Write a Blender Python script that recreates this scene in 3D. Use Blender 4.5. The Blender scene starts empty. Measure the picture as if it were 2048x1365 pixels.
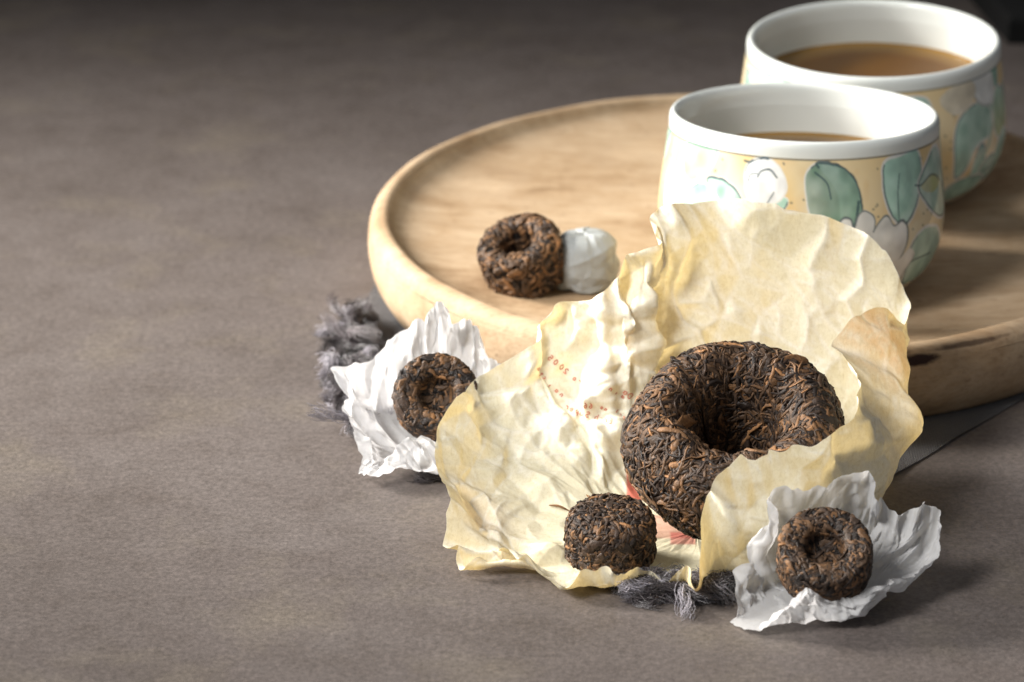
import bpy, math, random
import numpy as np
from mathutils import Vector, Matrix
from mathutils.bvhtree import BVHTree
from mathutils.geometry import delaunay_2d_cdt

U = 0.0115                      # one working unit in metres
rng = np.random.default_rng(7)
random.seed(7)
scene = bpy.context.scene
COL = scene.collection

# ------------------------------------------------------------------ camera, light, exposure
FPX = 120 / 36 * 2048
PITCH = math.radians(22.24)
CAM = np.array([-6.134, -81.1, 31.557])
cd = bpy.data.cameras.new('camera'); cam = bpy.data.objects.new('camera', cd); COL.objects.link(cam)
cam.location = CAM * U
cam.rotation_euler = (math.radians(90) - PITCH, 0, 0)
cd.lens = 120; cd.sensor_width = 36; cd.clip_start = 0.02; cd.clip_end = 50
cd.dof.use_dof = True; cd.dof.focus_distance = 72.5 * U
cd.dof.aperture_fstop = 120 / (0.62 * U * 1000)
scene.camera = cam

world = bpy.data.worlds.new('World'); scene.world = world; world.use_nodes = True
bg = world.node_tree.nodes['Background']
bg.inputs[0].default_value = (0.92, 0.95, 1.0, 1); bg.inputs[1].default_value = 0.22

def area(name, loc, target, sx, sy, power, color, spread=180):
    ld = bpy.data.lights.new(name, 'AREA'); ld.shape = 'RECTANGLE'
    ld.size = sx * U; ld.size_y = sy * U; ld.energy = power; ld.color = color
    ld.spread = math.radians(spread)
    o = bpy.data.objects.new(name, ld); COL.objects.link(o)
    o.location = Vector(loc) * U
    o.rotation_euler = (Vector(target) - Vector(loc)).to_track_quat('-Z', 'Y').to_euler()
    return o
area('window_light', (-72, 12, 33), (-12, -3.5, 0), 28, 28, 1.72, (1.0, 0.955, 0.89), 38)
area('front_fill', (-52, -48, 58), (-1, -12, 0), 28, 28, 0.58, (1.0, 0.98, 0.96), 36)  # fill lamp added to lift the objects, not a source of the setting

scene.view_settings.view_transform = 'Standard'
scene.view_settings.look = 'None'
scene.view_settings.exposure = 0.13
scene.view_settings.gamma = 1.0
scene.render.engine = 'CYCLES'
scene.cycles.use_denoising = True
scene.cycles.max_bounces = 10
scene.cycles.transmission_bounces = 6
scene.cycles.sample_clamp_indirect = 6

# ------------------------------------------------------------------ helpers
_c, _s = math.cos(PITCH), math.sin(PITCH)
RV = np.array([1, 0, 0.]); FV = np.array([0, _c, -_s]); UV = np.array([0, _s, _c])
def ray(px, py): return FV + RV * (px - 1024) / FPX + UV * (682.5 - py) / FPX
def atY(px, py, y):
    r = ray(px, py); return CAM + r * ((y - CAM[1]) / r[1])
def atZ(px, py, z):
    r = ray(px, py); return CAM + r * ((z - CAM[2]) / r[2])
def topx(P):
    d = P - CAM; w = d @ FV
    return np.stack([1024 + FPX * (d @ RV) / w, 682.5 - FPX * (d @ UV) / w], -1)

def mesh_obj(name, V, F, mat, parent=None, smooth=True, col=None, M=None):
    V = np.asarray(V, float)
    me = bpy.data.meshes.new(name)
    F = np.asarray(F)
    me.vertices.add(len(V)); me.vertices.foreach_set('co', (V * U).astype(np.float32).ravel())
    n, k = F.shape
    me.loops.add(n * k); me.loops.foreach_set('vertex_index', F.astype(np.int32).ravel())
    me.polygons.add(n); me.polygons.foreach_set('loop_start', np.arange(0, n * k, k, dtype=np.int32))
    me.polygons.foreach_set('use_smooth', np.full(n, smooth))
    me.update(calc_edges=True); me.validate()
    if col is not None:
        a = me.color_attributes.new('Col', 'FLOAT_COLOR', 'POINT')
        c4 = np.ones((len(V), 4), np.float32); c4[:, :3] = col
        a.data.foreach_set('color', c4.ravel())
    me.materials.append(mat)
    o = bpy.data.objects.new(name, me); COL.objects.link(o)
    if parent is not None: o.parent = parent
    if M is not None: o.matrix_local = M
    return o
def tag(o, label=None, cat=None, group=None, kind=None):
    if label: o['label'] = label
    if cat: o['category'] = cat
    if group: o['group'] = group
    if kind: o['kind'] = kind
    return o
def empty(name, loc, rot=None):
    o = bpy.data.objects.new(name, None); COL.objects.link(o); o.empty_display_size = 0.005
    M = Matrix.Translation(Vector(loc) * U)
    if rot is not None: M = M @ rot.to_4x4()
    o.matrix_world = M
    return o
def grid_faces(nu, nv, wrap_u=True):
    iu = np.arange(nu if wrap_u else nu - 1); iv = np.arange(nv - 1)
    a, b = np.meshgrid(iu, iv, indexing='ij'); a2 = (a + 1) % nu
    return np.stack([a * nv + b, a2 * nv + b, a2 * nv + b + 1, a * nv + b + 1], -1).reshape(-1, 4)
def catmull(P, n, closed=False):
    """P (m,d) resampled to n points."""
    P = np.asarray(P, float); m = len(P)
    t = np.linspace(0, m if closed else m - 1, n, endpoint=not closed)
    i = np.floor(t).astype(int)
    if not closed: i = np.clip(i, 0, m - 2)
    f = (t - i)[:, None]
    def g(k):
        if closed: return P[k % m]
        lo = 2 * P[0] - P[1]; hi = 2 * P[-1] - P[-2]
        E = np.vstack([lo, P, hi]); return E[k + 1]
    p0, p1, p2, p3 = g(i - 1), g(i), g(i + 1), g(i + 2)
    return .5 * (2 * p1 + (p2 - p0) * f + (2 * p0 - 5 * p1 + 4 * p2 - p3) * f ** 2 + (3 * p1 - p0 - 3 * p2 + p3) * f ** 3)
def resample(P, n):
    D = catmull(P, 40 * len(P)); L = np.r_[0, np.cumsum(np.linalg.norm(np.diff(D, axis=0), axis=1))]
    s = np.linspace(0, L[-1], n)
    return np.stack([np.interp(s, L, D[:, k]) for k in range(D.shape[1])], -1)
def lathe(prof, nu):
    a = np.linspace(0, 2 * math.pi, nu, endpoint=False)
    V = np.stack([np.outer(np.cos(a), prof[:, 0]), np.outer(np.sin(a), prof[:, 0]),
                  np.outer(np.ones(nu), prof[:, 1])], -1)
    return V.reshape(-1, 3), grid_faces(nu, len(prof))

# ------------------------------------------------------------------ materials
def new_mat(name):
    m = bpy.data.materials.new(name); m.use_nodes = True
    nt = m.node_tree; nt.nodes.clear()
    out = nt.nodes.new('ShaderNodeOutputMaterial')
    return m, nt, out
class NT:
    def __init__(s, nt): s.nt = nt
    def n(s, t, **kw):
        x = s.nt.nodes.new(t)
        for k, v in kw.items(): setattr(x, k, v)
        return x
    def l(s, a, b): s.nt.links.new(a, b)
    def coord(s, which='Object', scale=(1, 1, 1)):
        tc = s.n('ShaderNodeTexCoord'); mp = s.n('ShaderNodeMapping')
        mp.inputs['Scale'].default_value = tuple(v / U for v in scale)
        s.l(tc.outputs[which], mp.inputs[0]); return mp.outputs[0]
    def noise(s, vec, scale, detail=4, rough=.55, dist=0):
        x = s.n('ShaderNodeTexNoise'); x.inputs['Scale'].default_value = scale
        x.inputs['Detail'].default_value = detail; x.inputs['Roughness'].default_value = rough
        x.inputs['Distortion'].default_value = dist
        s.l(vec, x.inputs['Vector']); return x.outputs['Fac']
    def ramp(s, fac, stops):
        x = s.n('ShaderNodeValToRGB'); e = x.color_ramp.elements
        while len(e) < len(stops): e.new(.5)
        for el, (p, c) in zip(e, stops):
            el.position = p; el.color = (*c, 1) if len(c) == 3 else c
        s.l(fac, x.inputs[0]); return x.outputs[0]
    def mix(s, fac, a, b, mode='MIX'):
        x = s.n('ShaderNodeMix', data_type='RGBA', blend_type=mode)
        for v, i in ((fac, 0), (a, 6), (b, 7)):
            if hasattr(v, 'default_value') or hasattr(v, 'links'): s.l(v, x.inputs[i])
            else: x.inputs[i].default_value = v if i == 0 else (*v, 1)
        return x.outputs[2]
    def math(s, op, a, b=0.5, c=None):
        x = s.n('ShaderNodeMath', operation=op)
        for i, v in enumerate((a, b) if c is None else (a, b, c)):
            if hasattr(v, 'links'): s.l(v, x.inputs[i])
            else: x.inputs[i].default_value = v
        return x.outputs[0]
    def bump(s, h, dist, strength=1.0, nrm=None):
        x = s.n('ShaderNodeBump'); x.inputs['Distance'].default_value = dist * U
        x.inputs['Strength'].default_value = strength
        s.l(h, x.inputs['Height'])
        if nrm is not None: s.l(nrm, x.inputs['Normal'])
        return x.outputs[0]
    def bsdf(s, color=None, rough=.5, spec=.5, normal=None, **kw):
        x = s.n('ShaderNodeBsdfPrincipled')
        if color is not None:
            if hasattr(color, 'links'): s.l(color, x.inputs['Base Color'])
            else: x.inputs['Base Color'].default_value = (*color, 1)
        if hasattr(rough, 'links'): s.l(rough, x.inputs['Roughness'])
        else: x.inputs['Roughness'].default_value = rough
        x.inputs['Specular IOR Level'].default_value = spec
        if normal is not None: s.l(normal, x.inputs['Normal'])
        for k, v in kw.items(): x.inputs[k].default_value = v
        return x

def mat_table():
    m, nt, out = new_mat('stone_table'); t = NT(nt); v = t.coord()
    big = t.noise(v, .22, 5, .65); mid = t.noise(v, .8, 6, .7); fine = t.noise(v, 7, 4, .75); sp = t.noise(v, 15, 2, .6)
    c = t.ramp(big, [(.3, (.092, .076, .068)), (.5, (.108, .090, .082)), (.7, (.122, .104, .096))])
    c2 = t.ramp(mid, [(.3, (.82, .80, .77)), (.5, (1, 1, 1)), (.72, (1.1, 1.09, 1.09))])
    c = t.mix(.6, c, c2, 'MULTIPLY')
    warm = t.noise(v, .3, 5, .6)
    c = t.mix(t.ramp(warm, [(.52, (0, 0, 0)), (.72, (.55, .55, .55))]), c, (.155, .130, .100))
    c3 = t.ramp(fine, [(.3, (.40, .39, .37)), (.5, (1, 1, 1)), (.72, (1.75, 1.72, 1.7))])
    c = t.mix(.55, c, c3, 'MULTIPLY')
    c4 = t.ramp(sp, [(.34, (.55, .55, .55)), (.5, (1, 1, 1)), (.7, (1.4, 1.4, 1.4))])
    c = t.mix(.26, c, c4, 'MULTIPLY')
    h = t.math('MULTIPLY_ADD', fine, .7, t.math('MULTIPLY', sp, .5))
    b = t.bump(h, .05, .2, t.bump(mid, .06, .2))
    r = t.ramp(mid, [(.3, (.50,) * 3), (.7, (.64,) * 3)])
    s = t.bsdf(c, r, .42, b); t.l(s.outputs[0], out.inputs[0]); return m
def mat_wood():
    m, nt, out = new_mat('turned_wood'); t = NT(nt)
    v = t.coord(scale=(.38, 1, 1)); v1 = t.coord()
    g = t.noise(v, .8, 6, .62, .5); gf = t.noise(t.coord(scale=(.10, 1.6, 1.6)), 7, 4, .75, .2)
    bl = t.noise(v1, .42, 5, .65); sp = t.noise(t.coord(scale=(.6, 1, 1)), 3.6, 3, .7)
    c = t.ramp(g, [(.25, (.33, .225, .135)), (.46, (.42, .305, .195)), (.6, (.465, .345, .228)), (.78, (.52, .405, .285))])
    c = t.mix(.55, c, t.ramp(gf, [(.32, (.66, .60, .52)), (.52, (1, 1, 1)), (.75, (1.12, 1.12, 1.1))]), 'MULTIPLY')
    c = t.mix(.75, c, t.ramp(bl, [(.30, (.46, .37, .27)), (.43, (.86, .81, .74)), (.55, (1, 1, 1)), (.7, (1.15, 1.15, 1.15))]), 'MULTIPLY')
    c = t.mix(t.ramp(sp, [(.62, (0, 0, 0)), (.74, (.6, .6, .6))]), c, (.17, .095, .045))
    # dark knot burnt into the rim, a mark of the wood itself
    tc = t.n('ShaderNodeTexCoord')
    for (kx, ky, kz, sx, sz, amt) in ((3.15, -9.15, 1.62, .62, .17, 1.), (4.4, -8.62, 1.78, 1.3, .07, .75), (2.2, -9.4, 1.8, .9, .06, .7)):
        mp = t.n('ShaderNodeMapping'); mp.vector_type = 'POINT'
        mp.inputs['Location'].default_value = (-kx / sx, -ky / 1.2, -kz / sz)
        mp.inputs['Scale'].default_value = (1 / U / sx, 1 / U / 1.2, 1 / U / sz)
        t.l(tc.outputs['Object'], mp.inputs[0])
        ln = t.n('ShaderNodeVectorMath', operation='LENGTH'); t.l(mp.outputs[0], ln.inputs[0])
        d = t.math('ADD', ln.outputs['Value'], t.math('MULTIPLY_ADD', sp, .9, -.45))
        c = t.mix(t.ramp(d, [(.55, (amt,) * 3), (1.0, (0, 0, 0))]), c, (.028, .012, .008))
    h = t.math('MULTIPLY_ADD', gf, .6, t.math('MULTIPLY', sp, .5))
    b = t.bump(h, .03, .6)
    s = t.bsdf(c, .68, .25, b); t.l(s.outputs[0], out.inputs[0]); return m
def mat_porcelain(name, color=None):
    m, nt, out = new_mat(name); t = NT(nt)
    if color is None:
        a = t.n('ShaderNodeAttribute', attribute_name='Col'); color = a.outputs['Color']
    h = t.noise(t.coord(), .8, 2, .5)
    s = t.bsdf(color, .09, .5, t.bump(h, .02, .3)); s.inputs['Coat Weight'].default_value = .1
    s.inputs['Coat Roughness'].default_value = .03
    t.l(s.outputs[0], out.inputs[0]); return m
def mat_tea():
    m, nt, out = new_mat('brewed_tea'); t = NT(nt)
    n = t.noise(t.coord(), .5, 2); tc = t.n('ShaderNodeTexCoord'); mp = t.n('ShaderNodeMapping'); mp.inputs['Scale'].default_value = (1 / U, 1 / U, 0)
    t.l(tc.outputs['Object'], mp.inputs[0]); ln = t.n('ShaderNodeVectorMath', operation='LENGTH'); t.l(mp.outputs[0], ln.inputs[0])
    shallow = t.ramp(t.math('DIVIDE', ln.outputs['Value'], 3.3), [(.72, (0, 0, 0)), (1, (.8, .8, .8))])
    c = t.ramp(n, [(.3, (.105, .043, .005)), (.7, (.13, .056, .007))])
    c = t.mix(shallow, c, (.32, .19, .06))
    s = t.bsdf(c, .03, .08); t.l(s.outputs[0], out.inputs[0]); return m
def mat_leaf():
    m, nt, out = new_mat('dried_tea_leaf'); t = NT(nt)
    a = t.n('ShaderNodeAttribute', attribute_name='Col')
    n = t.noise(t.coord(), 9, 4, .7, .3); n2 = t.noise(t.coord(), 3, 3, .6)
    c = t.mix(.8, a.outputs['Color'], t.ramp(n, [(.3, (.45, .42, .4)), (.55, (1, 1, 1)), (.8, (1.7, 1.55, 1.35))]), 'MULTIPLY')
    b = t.bump(t.math('MULTIPLY_ADD', n, .6, n2), .06, .8)
    r = t.ramp(n2, [(.3, (.45,) * 3), (.7, (.72,) * 3)])
    s = t.bsdf(c, r, .34, b); t.l(s.outputs[0], out.inputs[0]); return m
def mat_paper(name, trans_tint, trans, fibre, rough=.6):
    m, nt, out = new_mat(name); t = NT(nt)
    a = t.n('ShaderNodeAttribute', attribute_name='Col')
    v = t.coord(); n = t.noise(v, 9, 4, .7, .6); n2 = t.noise(v, 1.1, 4, .6); f = t.noise(t.coord(scale=(1, .25, .25)), 22, 3, .7, 1.2)
    c = t.mix(fibre, a.outputs['Color'], t.ramp(n, [(.3, (.86, .83, .74)), (.55, (1, 1, 1)), (.75, (1.05, 1.05, 1.05))]), 'MULTIPLY')
    c = t.mix(fibre, c, t.ramp(f, [(.28, (.88, .84, .74)), (.5, (1, 1, 1))]), 'MULTIPLY')
    b = t.bump(n, .02, .25)
    s = t.bsdf(c, rough, .3, b)
    tr = t.n('ShaderNodeBsdfTranslucent'); t.l(b, tr.inputs['Normal'])
    t.l(t.mix(1.0, c, trans_tint, 'MULTIPLY'), tr.inputs['Color'])
    mx = t.n('ShaderNodeMixShader'); mx.inputs[0].default_value = trans
    t.l(s.outputs[0], mx.inputs[1]); t.l(tr.outputs[0], mx.inputs[2])
    t.l(mx.outputs[0], out.inputs[0]); return m
def mat_cloth():
    m, nt, out = new_mat('dark_linen'); t = NT(nt); v = t.coord()
    tc = t.n('ShaderNodeUVMap')
    w = []
    for d in ('X', 'Y'):
        x = t.n('ShaderNodeTexWave', bands_direction=d, wave_profile='SIN'); x.inputs['Scale'].default_value = 5.5
        x.inputs['Distortion'].default_value = .6; x.inputs['Detail'].default_value = 1; x.inputs['Detail Scale'].default_value = 2
        t.l(v, x.inputs['Vector']); w.append(x.outputs['Fac'])
    h = t.math('MULTIPLY', w[0], w[1]); n = t.noise(v, 1.2, 4, .6)
    c = t.mix(h, (.026, .023, .025), (.070, .062, .066))
    c = t.mix(.6, c, t.ramp(n, [(.3, (.7, .7, .7)), (.7, (1.2, 1.2, 1.2))]), 'MULTIPLY')
    s = t.bsdf(c, .9, .1, t.bump(h, .06, .8)); s.inputs['Sheen Weight'].default_value = .3
    t.l(s.outputs[0], out.inputs[0]); return m
def mat_thread():
    m, nt, out = new_mat('linen_thread'); t = NT(nt)
    a = t.n('ShaderNodeAttribute', attribute_name='Col')
    n = t.noise(t.coord(), 14, 2)
    c = t.mix(.6, a.outputs['Color'], t.ramp(n, [(.3, (.6, .6, .6)), (.7, (1.3, 1.3, 1.3))]), 'MULTIPLY')
    s = t.bsdf(c, .9, .1); s.inputs['Sheen Weight'].default_value = .5
    t.l(s.outputs[0], out.inputs[0]); return m
def mat_plain(name, color, rough=.7, var=.25):
    m, nt, out = new_mat(name); t = NT(nt); n = t.noise(t.coord(), 6, 3)
    lo = tuple(x * (1 - var) for x in color); hi = tuple(min(1, x * (1 + var)) for x in color)
    s = t.bsdf(t.ramp(n, [(.3, lo), (.7, hi)]), rough, .3); t.l(s.outputs[0], out.inputs[0]); return m

M_TABLE, M_WOOD = mat_table(), mat_wood()
M_WHITE = mat_porcelain('white_porcelain', (.69, .72, .69)); M_PAINT = mat_porcelain('painted_porcelain')
M_TEA, M_LEAF = mat_tea(), mat_leaf()
M_YELLOW = mat_paper('cream_cotton_paper', (1.0, .80, .42), .25, .75)
M_TISSUE = mat_paper('white_tissue_paper', (.97, .97, 1.0), .5, .25, .55)
M_WRAP = mat_paper('white_wrapper_paper', (1, 1, 1), .12, .35, .6)
M_CLOTH, M_THREAD = mat_cloth(), mat_thread()
M_INK = mat_plain('faded_red_ink', (.62, .27, .18)); M_DARK = mat_plain('black_backdrop', (.006, .006, .006), .9)

# ------------------------------------------------------------------ setting: table, dark backdrop
tb = np.array([(-60, -45), (45, -45), (45, 36), (-60, 29)])
n = len(tb); V = np.vstack([np.c_[tb, np.zeros(n)], np.c_[tb, np.full(n, -3.)]])
me = bpy.data.meshes.new('table_top')
me.from_pydata([tuple(v * U) for v in V], [], [tuple(range(n))] + [(i + n, (i + 1) % n + n, (i + 1) % n, i) for i in range(n)])
me.materials.append(M_TABLE); o = bpy.data.objects.new('table_top', me); COL.objects.link(o); tag(o, 'grey brown stone table top', None, kind='structure')
V = np.array([(-150, 60, -40), (150, 60, -40), (150, 60, 60), (-150, 60, 60.)])
o = mesh_obj('backdrop', V, [[0, 1, 2, 3]], M_DARK); tag(o, 'black backdrop behind the table', None, kind='structure')

# ------------------------------------------------------------------ wooden tray
TZ = .07
tray = tag(empty('wooden_tray', (0, 0, TZ)), 'round turned wooden tray holding both tea cups', 'tray')
prof_side = resample([(0, 0), (5, 0), (9.0, 0), (9.42, .12), (9.66, .5), (9.765, 1.0), (9.765, 1.36), (9.745, 1.55)], 60)
V, F = lathe(prof_side, 256); mesh_obj('side', V, F, M_WOOD, tray)
prof_rim = resample([(9.745, 1.55), (9.69, 1.73), (9.56, 1.87), (9.40, 1.92), (9.29, 1.90), (9.20, 1.83)], 22)
V, F = lathe(prof_rim, 256)
ang = np.arctan2(V[:, 1], V[:, 0]); V[:, 2] += .012 * np.sin(ang * 7 + 1) + .008 * np.sin(ang * 17)
mesh_obj('rim', V, F, M_WOOD, tray)
prof_in = resample([(9.20, 1.83), (9.10, 1.70), (8.75, 1.57), (8.0, 1.46), (6.5, 1.36), (4, 1.28), (2, 1.25), (0, 1.24)], 60)
V, F = lathe(prof_in, 256); mesh_obj('dish', V, F, M_WOOD, tray)
def floor_z(x, y):
    r = math.hypot(x, y); q = prof_in[np.argsort(prof_in[:, 0])]
    return TZ + float(np.interp(r, q[:, 0], q[:, 1]))

# ------------------------------------------------------------------ tea cups
BAND = resample([(3.385, 3.55), (3.49, 2.80), (3.58, 2.1), (3.60, 1.6), (3.52, 1.1), (3.28, .62), (2.92, .28)], 210)
NA = 1100
def cup_art():
    """hand painted decoration, colour per vertex of the band (angle x height), returned linear RGB"""
    phi = np.linspace(0, 2 * math.pi, NA, endpoint=False)
    phi = (phi + math.pi) % (2 * math.pi) - math.pi            # 0 = middle of the main motif
    s = np.linspace(0, 1, len(BAND))
    PX, TY = np.meshgrid(phi * 289, s * 262, indexing='ij')      # artwork plane
    W = 289 * 2 * math.pi
    r2 = np.random.default_rng(3)
    def vn(scale, seed):
        g = np.random.default_rng(seed)
        nx = max(4, int(round(W / scale))); ny = int(300 / scale) + 3
        G = g.random((nx, ny)); x = (PX / W * nx) % nx; y = TY / scale
        i, j = np.floor(x).astype(int), np.floor(y).astype(int); fx, fy = x - i, y - j
        fx, fy = fx * fx * (3 - 2 * fx), fy * fy * (3 - 2 * fy); i2 = (i + 1) % nx; i %= nx
        return (G[i, j] * (1 - fx) + G[i2, j] * fx) * (1 - fy) + (G[i, j + 1] * (1 - fx) + G[i2, j + 1] * fx) * fy
    n1, n2, n3 = vn(70, 1), vn(22, 2), vn(9, 4)
    ground = np.array([.80, .60, .30]); pale = np.array([.85, .76, .54]); orange = np.array([.74, .48, .20])
    k = np.clip(n1 * 1.5 - .3, 0, 1)[..., None]
    C = ground * (1 - k) + pale * k
    k = np.clip((n2 - .6) * 1.6, 0, 1)[..., None] * .6; C = C * (1 - k) + orange * k
    DK = np.array([.045, .085, .10]); WH = np.array([.80, .80, .76])
    GR = [np.array([.33, .52, .43]), np.array([.45, .65, .54]), np.array([.18, .29, .21]), np.array([.38, .62, .50]), np.array([.46, .50, .22])]
    def conv(pts, off=0):
        pts = np.array(pts, float)
        p = np.arcsin(np.clip((pts[:, 0] - 1600) / 289, -.985, .985))
        return np.c_[p * 289 + off, pts[:, 1] - 262 - 50 * np.cos(p)]
    def wrapdx(x0): return (PX - x0 + W / 2) % W - W / 2
    def shape(P, col, halo=5, line=1.3, grad=None, vein=False, part=1.0, smooth=True):
        nonlocal C
        P = catmull(P, 10 * len(P), True) if smooth else np.asarray(P, float)
        cx = P[:, 0].mean(); X = wrapdx(cx); Q = P - [cx, 0]
        m = (X > Q[:, 0].min() - 14) & (X < Q[:, 0].max() + 14) & (TY > Q[:, 1].min() - 14) & (TY < Q[:, 1].max() + 14)
        if not m.any(): return
        x, y = X[m], TY[m]; d = np.full(len(x), 1e9); ins = np.zeros(len(x), bool); tpos = np.zeros(len(x))
        for i in range(len(Q)):
            a, b = Q[i], Q[(i + 1) % len(Q)]; e = b - a; L = e @ e + 1e-9
            t = np.clip(((x - a[0]) * e[0] + (y - a[1]) * e[1]) / L, 0, 1)
            dd = np.hypot(x - a[0] - t * e[0], y - a[1] - t * e[1]); up = dd < d; d[up] = dd[up]; tpos[up] = i / len(Q)
            cr = ((a[1] > y) != (b[1] > y)) & (x < (b[0] - a[0]) * (y - a[1]) / (b[1] - a[1] + 1e-12) + a[0]); ins ^= cr
        sd = np.where(ins, -d, d) + (n3[m] - .5) * 1.4
        c = C[m]
        h = np.clip((halo - sd) / 1.6, 0, 1)[:, None] if halo else np.zeros((len(x), 1))
        c = c * (1 - h) + WH * .98 * h
        f = np.clip((.8 - sd) / 1.5, 0, 1)[:, None]
        base = np.broadcast_to(col, (len(x), 3)).copy()
        if grad is not None:
            g = np.clip((y - Q[:, 1].min()) / (np.ptp(Q[:, 1]) + 1e-6), 0, 1)[:, None]; base = base * (1 - g) + grad * g
        base = base * (.80 + .42 * n2[m][:, None] + .14 * (n3[m][:, None] - .5)); wsh = np.clip((n1[m] - .5) * 1.4 + (n2[m] - .5) * .8, 0, .6)[:, None]; base = base * (1 - wsh) + (base * .55 + .38) * wsh
        c = c * (1 - f) + base * f
        if line:
            ph = r2.random()
            on = ((tpos + ph) % 1) < part
            w = line * (.6 + .8 * n2[m])
            l = np.clip((w + .6 - np.abs(sd + .3)) / 1.0, 0, 1)[:, None] * on[:, None] * .85
            c = c * (1 - l) + DK * l
        C[m] = np.clip(c, 0, 1)
    def stroke(P, width=1.4, col=DK, a=.85):
        nonlocal C
        P = catmull(P, 8 * len(P)); cx = P[:, 0].mean(); X = wrapdx(cx); Q = P - [cx, 0]
        m = (X > Q[:, 0].min() - 6) & (X < Q[:, 0].max() + 6) & (TY > Q[:, 1].min() - 6) & (TY < Q[:, 1].max() + 6)
        if not m.any(): return
        x, y = X[m], TY[m]; d = np.full(len(x), 1e9)
        for i in range(len(Q) - 1):
            p, q = Q[i], Q[i + 1]; e = q - p; L = e @ e + 1e-9
            t = np.clip(((x - p[0]) * e[0] + (y - p[1]) * e[1]) / L, 0, 1)
            d = np.minimum(d, np.hypot(x - p[0] - t * e[0], y - p[1] - t * e[1]))
        l = np.clip((width + .5 - d) / 1.0, 0, 1)[:, None] * a
        C[m] = C[m] * (1 - l) + col * l
    # dots on the ground
    for _ in range(330):
        x0, y0 = r2.random() * W, 8 + r2.random() * 240
        stroke([(x0 - 1, y0), (x0 + r2.random() * 2.5, y0 + r2.random() * 2.5)], 1.3 + r2.random() * .6, DK, .7)
    # the rest of the circumference: leaf sprays
    def leaf(cx, cy, L, wd, ang, col, grad=None, part=.8):
        tt = np.array([0, .18, .5, .82, 1, .82, .5, .18]); ww = np.array([0, .7, 1, .62, 0, -.62, -1, -.7])
        ca, sa = math.cos(ang), math.sin(ang)
        P = np.c_[cx + tt * L * ca - ww * wd * sa, cy + tt * L * sa + ww * wd * ca]
        shape(P, col, 5, 1.3, grad, part=part)
        stroke([(cx + L * .08 * ca, cy + L * .08 * sa), (cx + L * .45 * ca + 3 * sa, cy + L * .45 * sa), (cx + L * .85 * ca, cy + L * .85 * sa)], 1.2)
    def off(pts, o=W / 2): return conv(pts, o)
    for cx in (470, 560, 1130, 1240, 1300):
        for q in range(3):
            leaf(cx + r2.normal() * 25, 40 + q * 75 + r2.normal() * 12, 75 + 20 * r2.random(), 20 + 8 * r2.random(), r2.random() * 6.3, GR[int(r2.integers(0, 4))], GR[int(r2.integers(0, 5))])
    # second motif, on the far side of the front cup and the near side of the rear one
    o2 = W / 2
    for pts, c, g in (([(1335, 268), (1370, 262), (1425, 285), (1415, 320), (1370, 330), (1340, 310)], GR[3], GR[1]),
                      ([(1620, 330), (1680, 325), (1700, 345), (1690, 370), (1640, 375)], GR[0], GR[1]),
                      ([(1752, 400), (1775, 360), (1815, 345), (1838, 365), (1835, 405), (1800, 425), (1775, 470), (1755, 480)], GR[0], GR[1]),
                      ([(1845, 365), (1858, 325), (1873, 330), (1880, 375), (1868, 420), (1850, 410)], GR[1], GR[4]),
                      ([(1845, 480), (1855, 430), (1873, 405), (1880, 440), (1868, 490), (1850, 510)], GR[1], GR[0]),
                      ([(1740, 510), (1775, 490), (1825, 490), (1830, 515), (1790, 545), (1745, 545)], GR[0], GR[1]),
                      ([(1500, 400), (1540, 370), (1600, 380), (1610, 420), (1560, 450), (1510, 440)], GR[0], GR[2])):
        shape(off(pts), c, 5, 1.0, g, part=.5)
    shape(off([(1800, 290), (1830, 275), (1850, 300), (1848, 345), (1820, 350), (1800, 325)]), np.array([.78, .81, .80]), 3, .9, part=.4)
    for st in ([(1840, 390), (1825, 440), (1795, 480), (1745, 520)], [(1865, 420), (1848, 455)]): stroke(off(st), 3.2, GR[0], .9)
    shape(off([(1720, 330), (1770, 300), (1805, 310), (1790, 350), (1750, 360)]), np.array([.72, .66, .52]), 0, 0)
    # main motif
    shape(conv([(1500, 402), (1540, 396), (1585, 405), (1620, 432), (1640, 470), (1600, 470), (1550, 440)]), GR[0], 4, 1.5, GR[1], part=.6)
    shape(conv([(1583, 338), (1610, 318), (1645, 330), (1662, 372), (1655, 425), (1635, 450), (1605, 425), (1588, 385)]), GR[2], 4, 1.0, GR[2] * 1.3, part=.5)
    shape(conv([(1602, 318), (1650, 322), (1684, 345), (1697, 385), (1693, 410), (1676, 425), (1655, 418), (1648, 370), (1625, 340)]), GR[0] * .62, 0, 2.2, GR[2] * 1.5, part=.55)
    stroke(conv([(1600, 333), (1625, 350), (1634, 375)]), 1.6); stroke(conv([(1690, 380), (1686, 405), (1681, 420)]), 3)
    shape(conv([(1748, 318), (1785, 306), (1820, 298), (1828, 330), (1818, 372), (1800, 405), (1782, 418), (1762, 405), (1748, 378), (1743, 345)]), GR[0] * 1.15, 6, 1.5, GR[0] * 1.3, part=.75)
    stroke(conv([(1778, 335), (1773, 370), (1774, 410)]), 1.5)
    shape(conv([(1820, 355), (1843, 318), (1862, 294), (1876, 300), (1883, 335), (1885, 375), (1880, 402), (1862, 405), (1838, 385)]), GR[1] * .8, 6, 1.4, GR[1], part=.8)
    shape(conv([(1826, 357), (1845, 340), (1860, 336), (1872, 345), (1862, 362), (1842, 366)]), GR[4], 0, 0)
    stroke(conv([(1812, 354), (1826, 354), (1850, 338), (1868, 342), (1880, 360)]), 1.5)
    shape(conv([(1800, 462), (1815, 437), (1838, 424), (1862, 427), (1874, 450), (1872, 485), (1858, 512), (1835, 528), (1812, 526), (1802, 498)]), GR[1], 6, 1.4, GR[1] * .85, part=.6)
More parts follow.
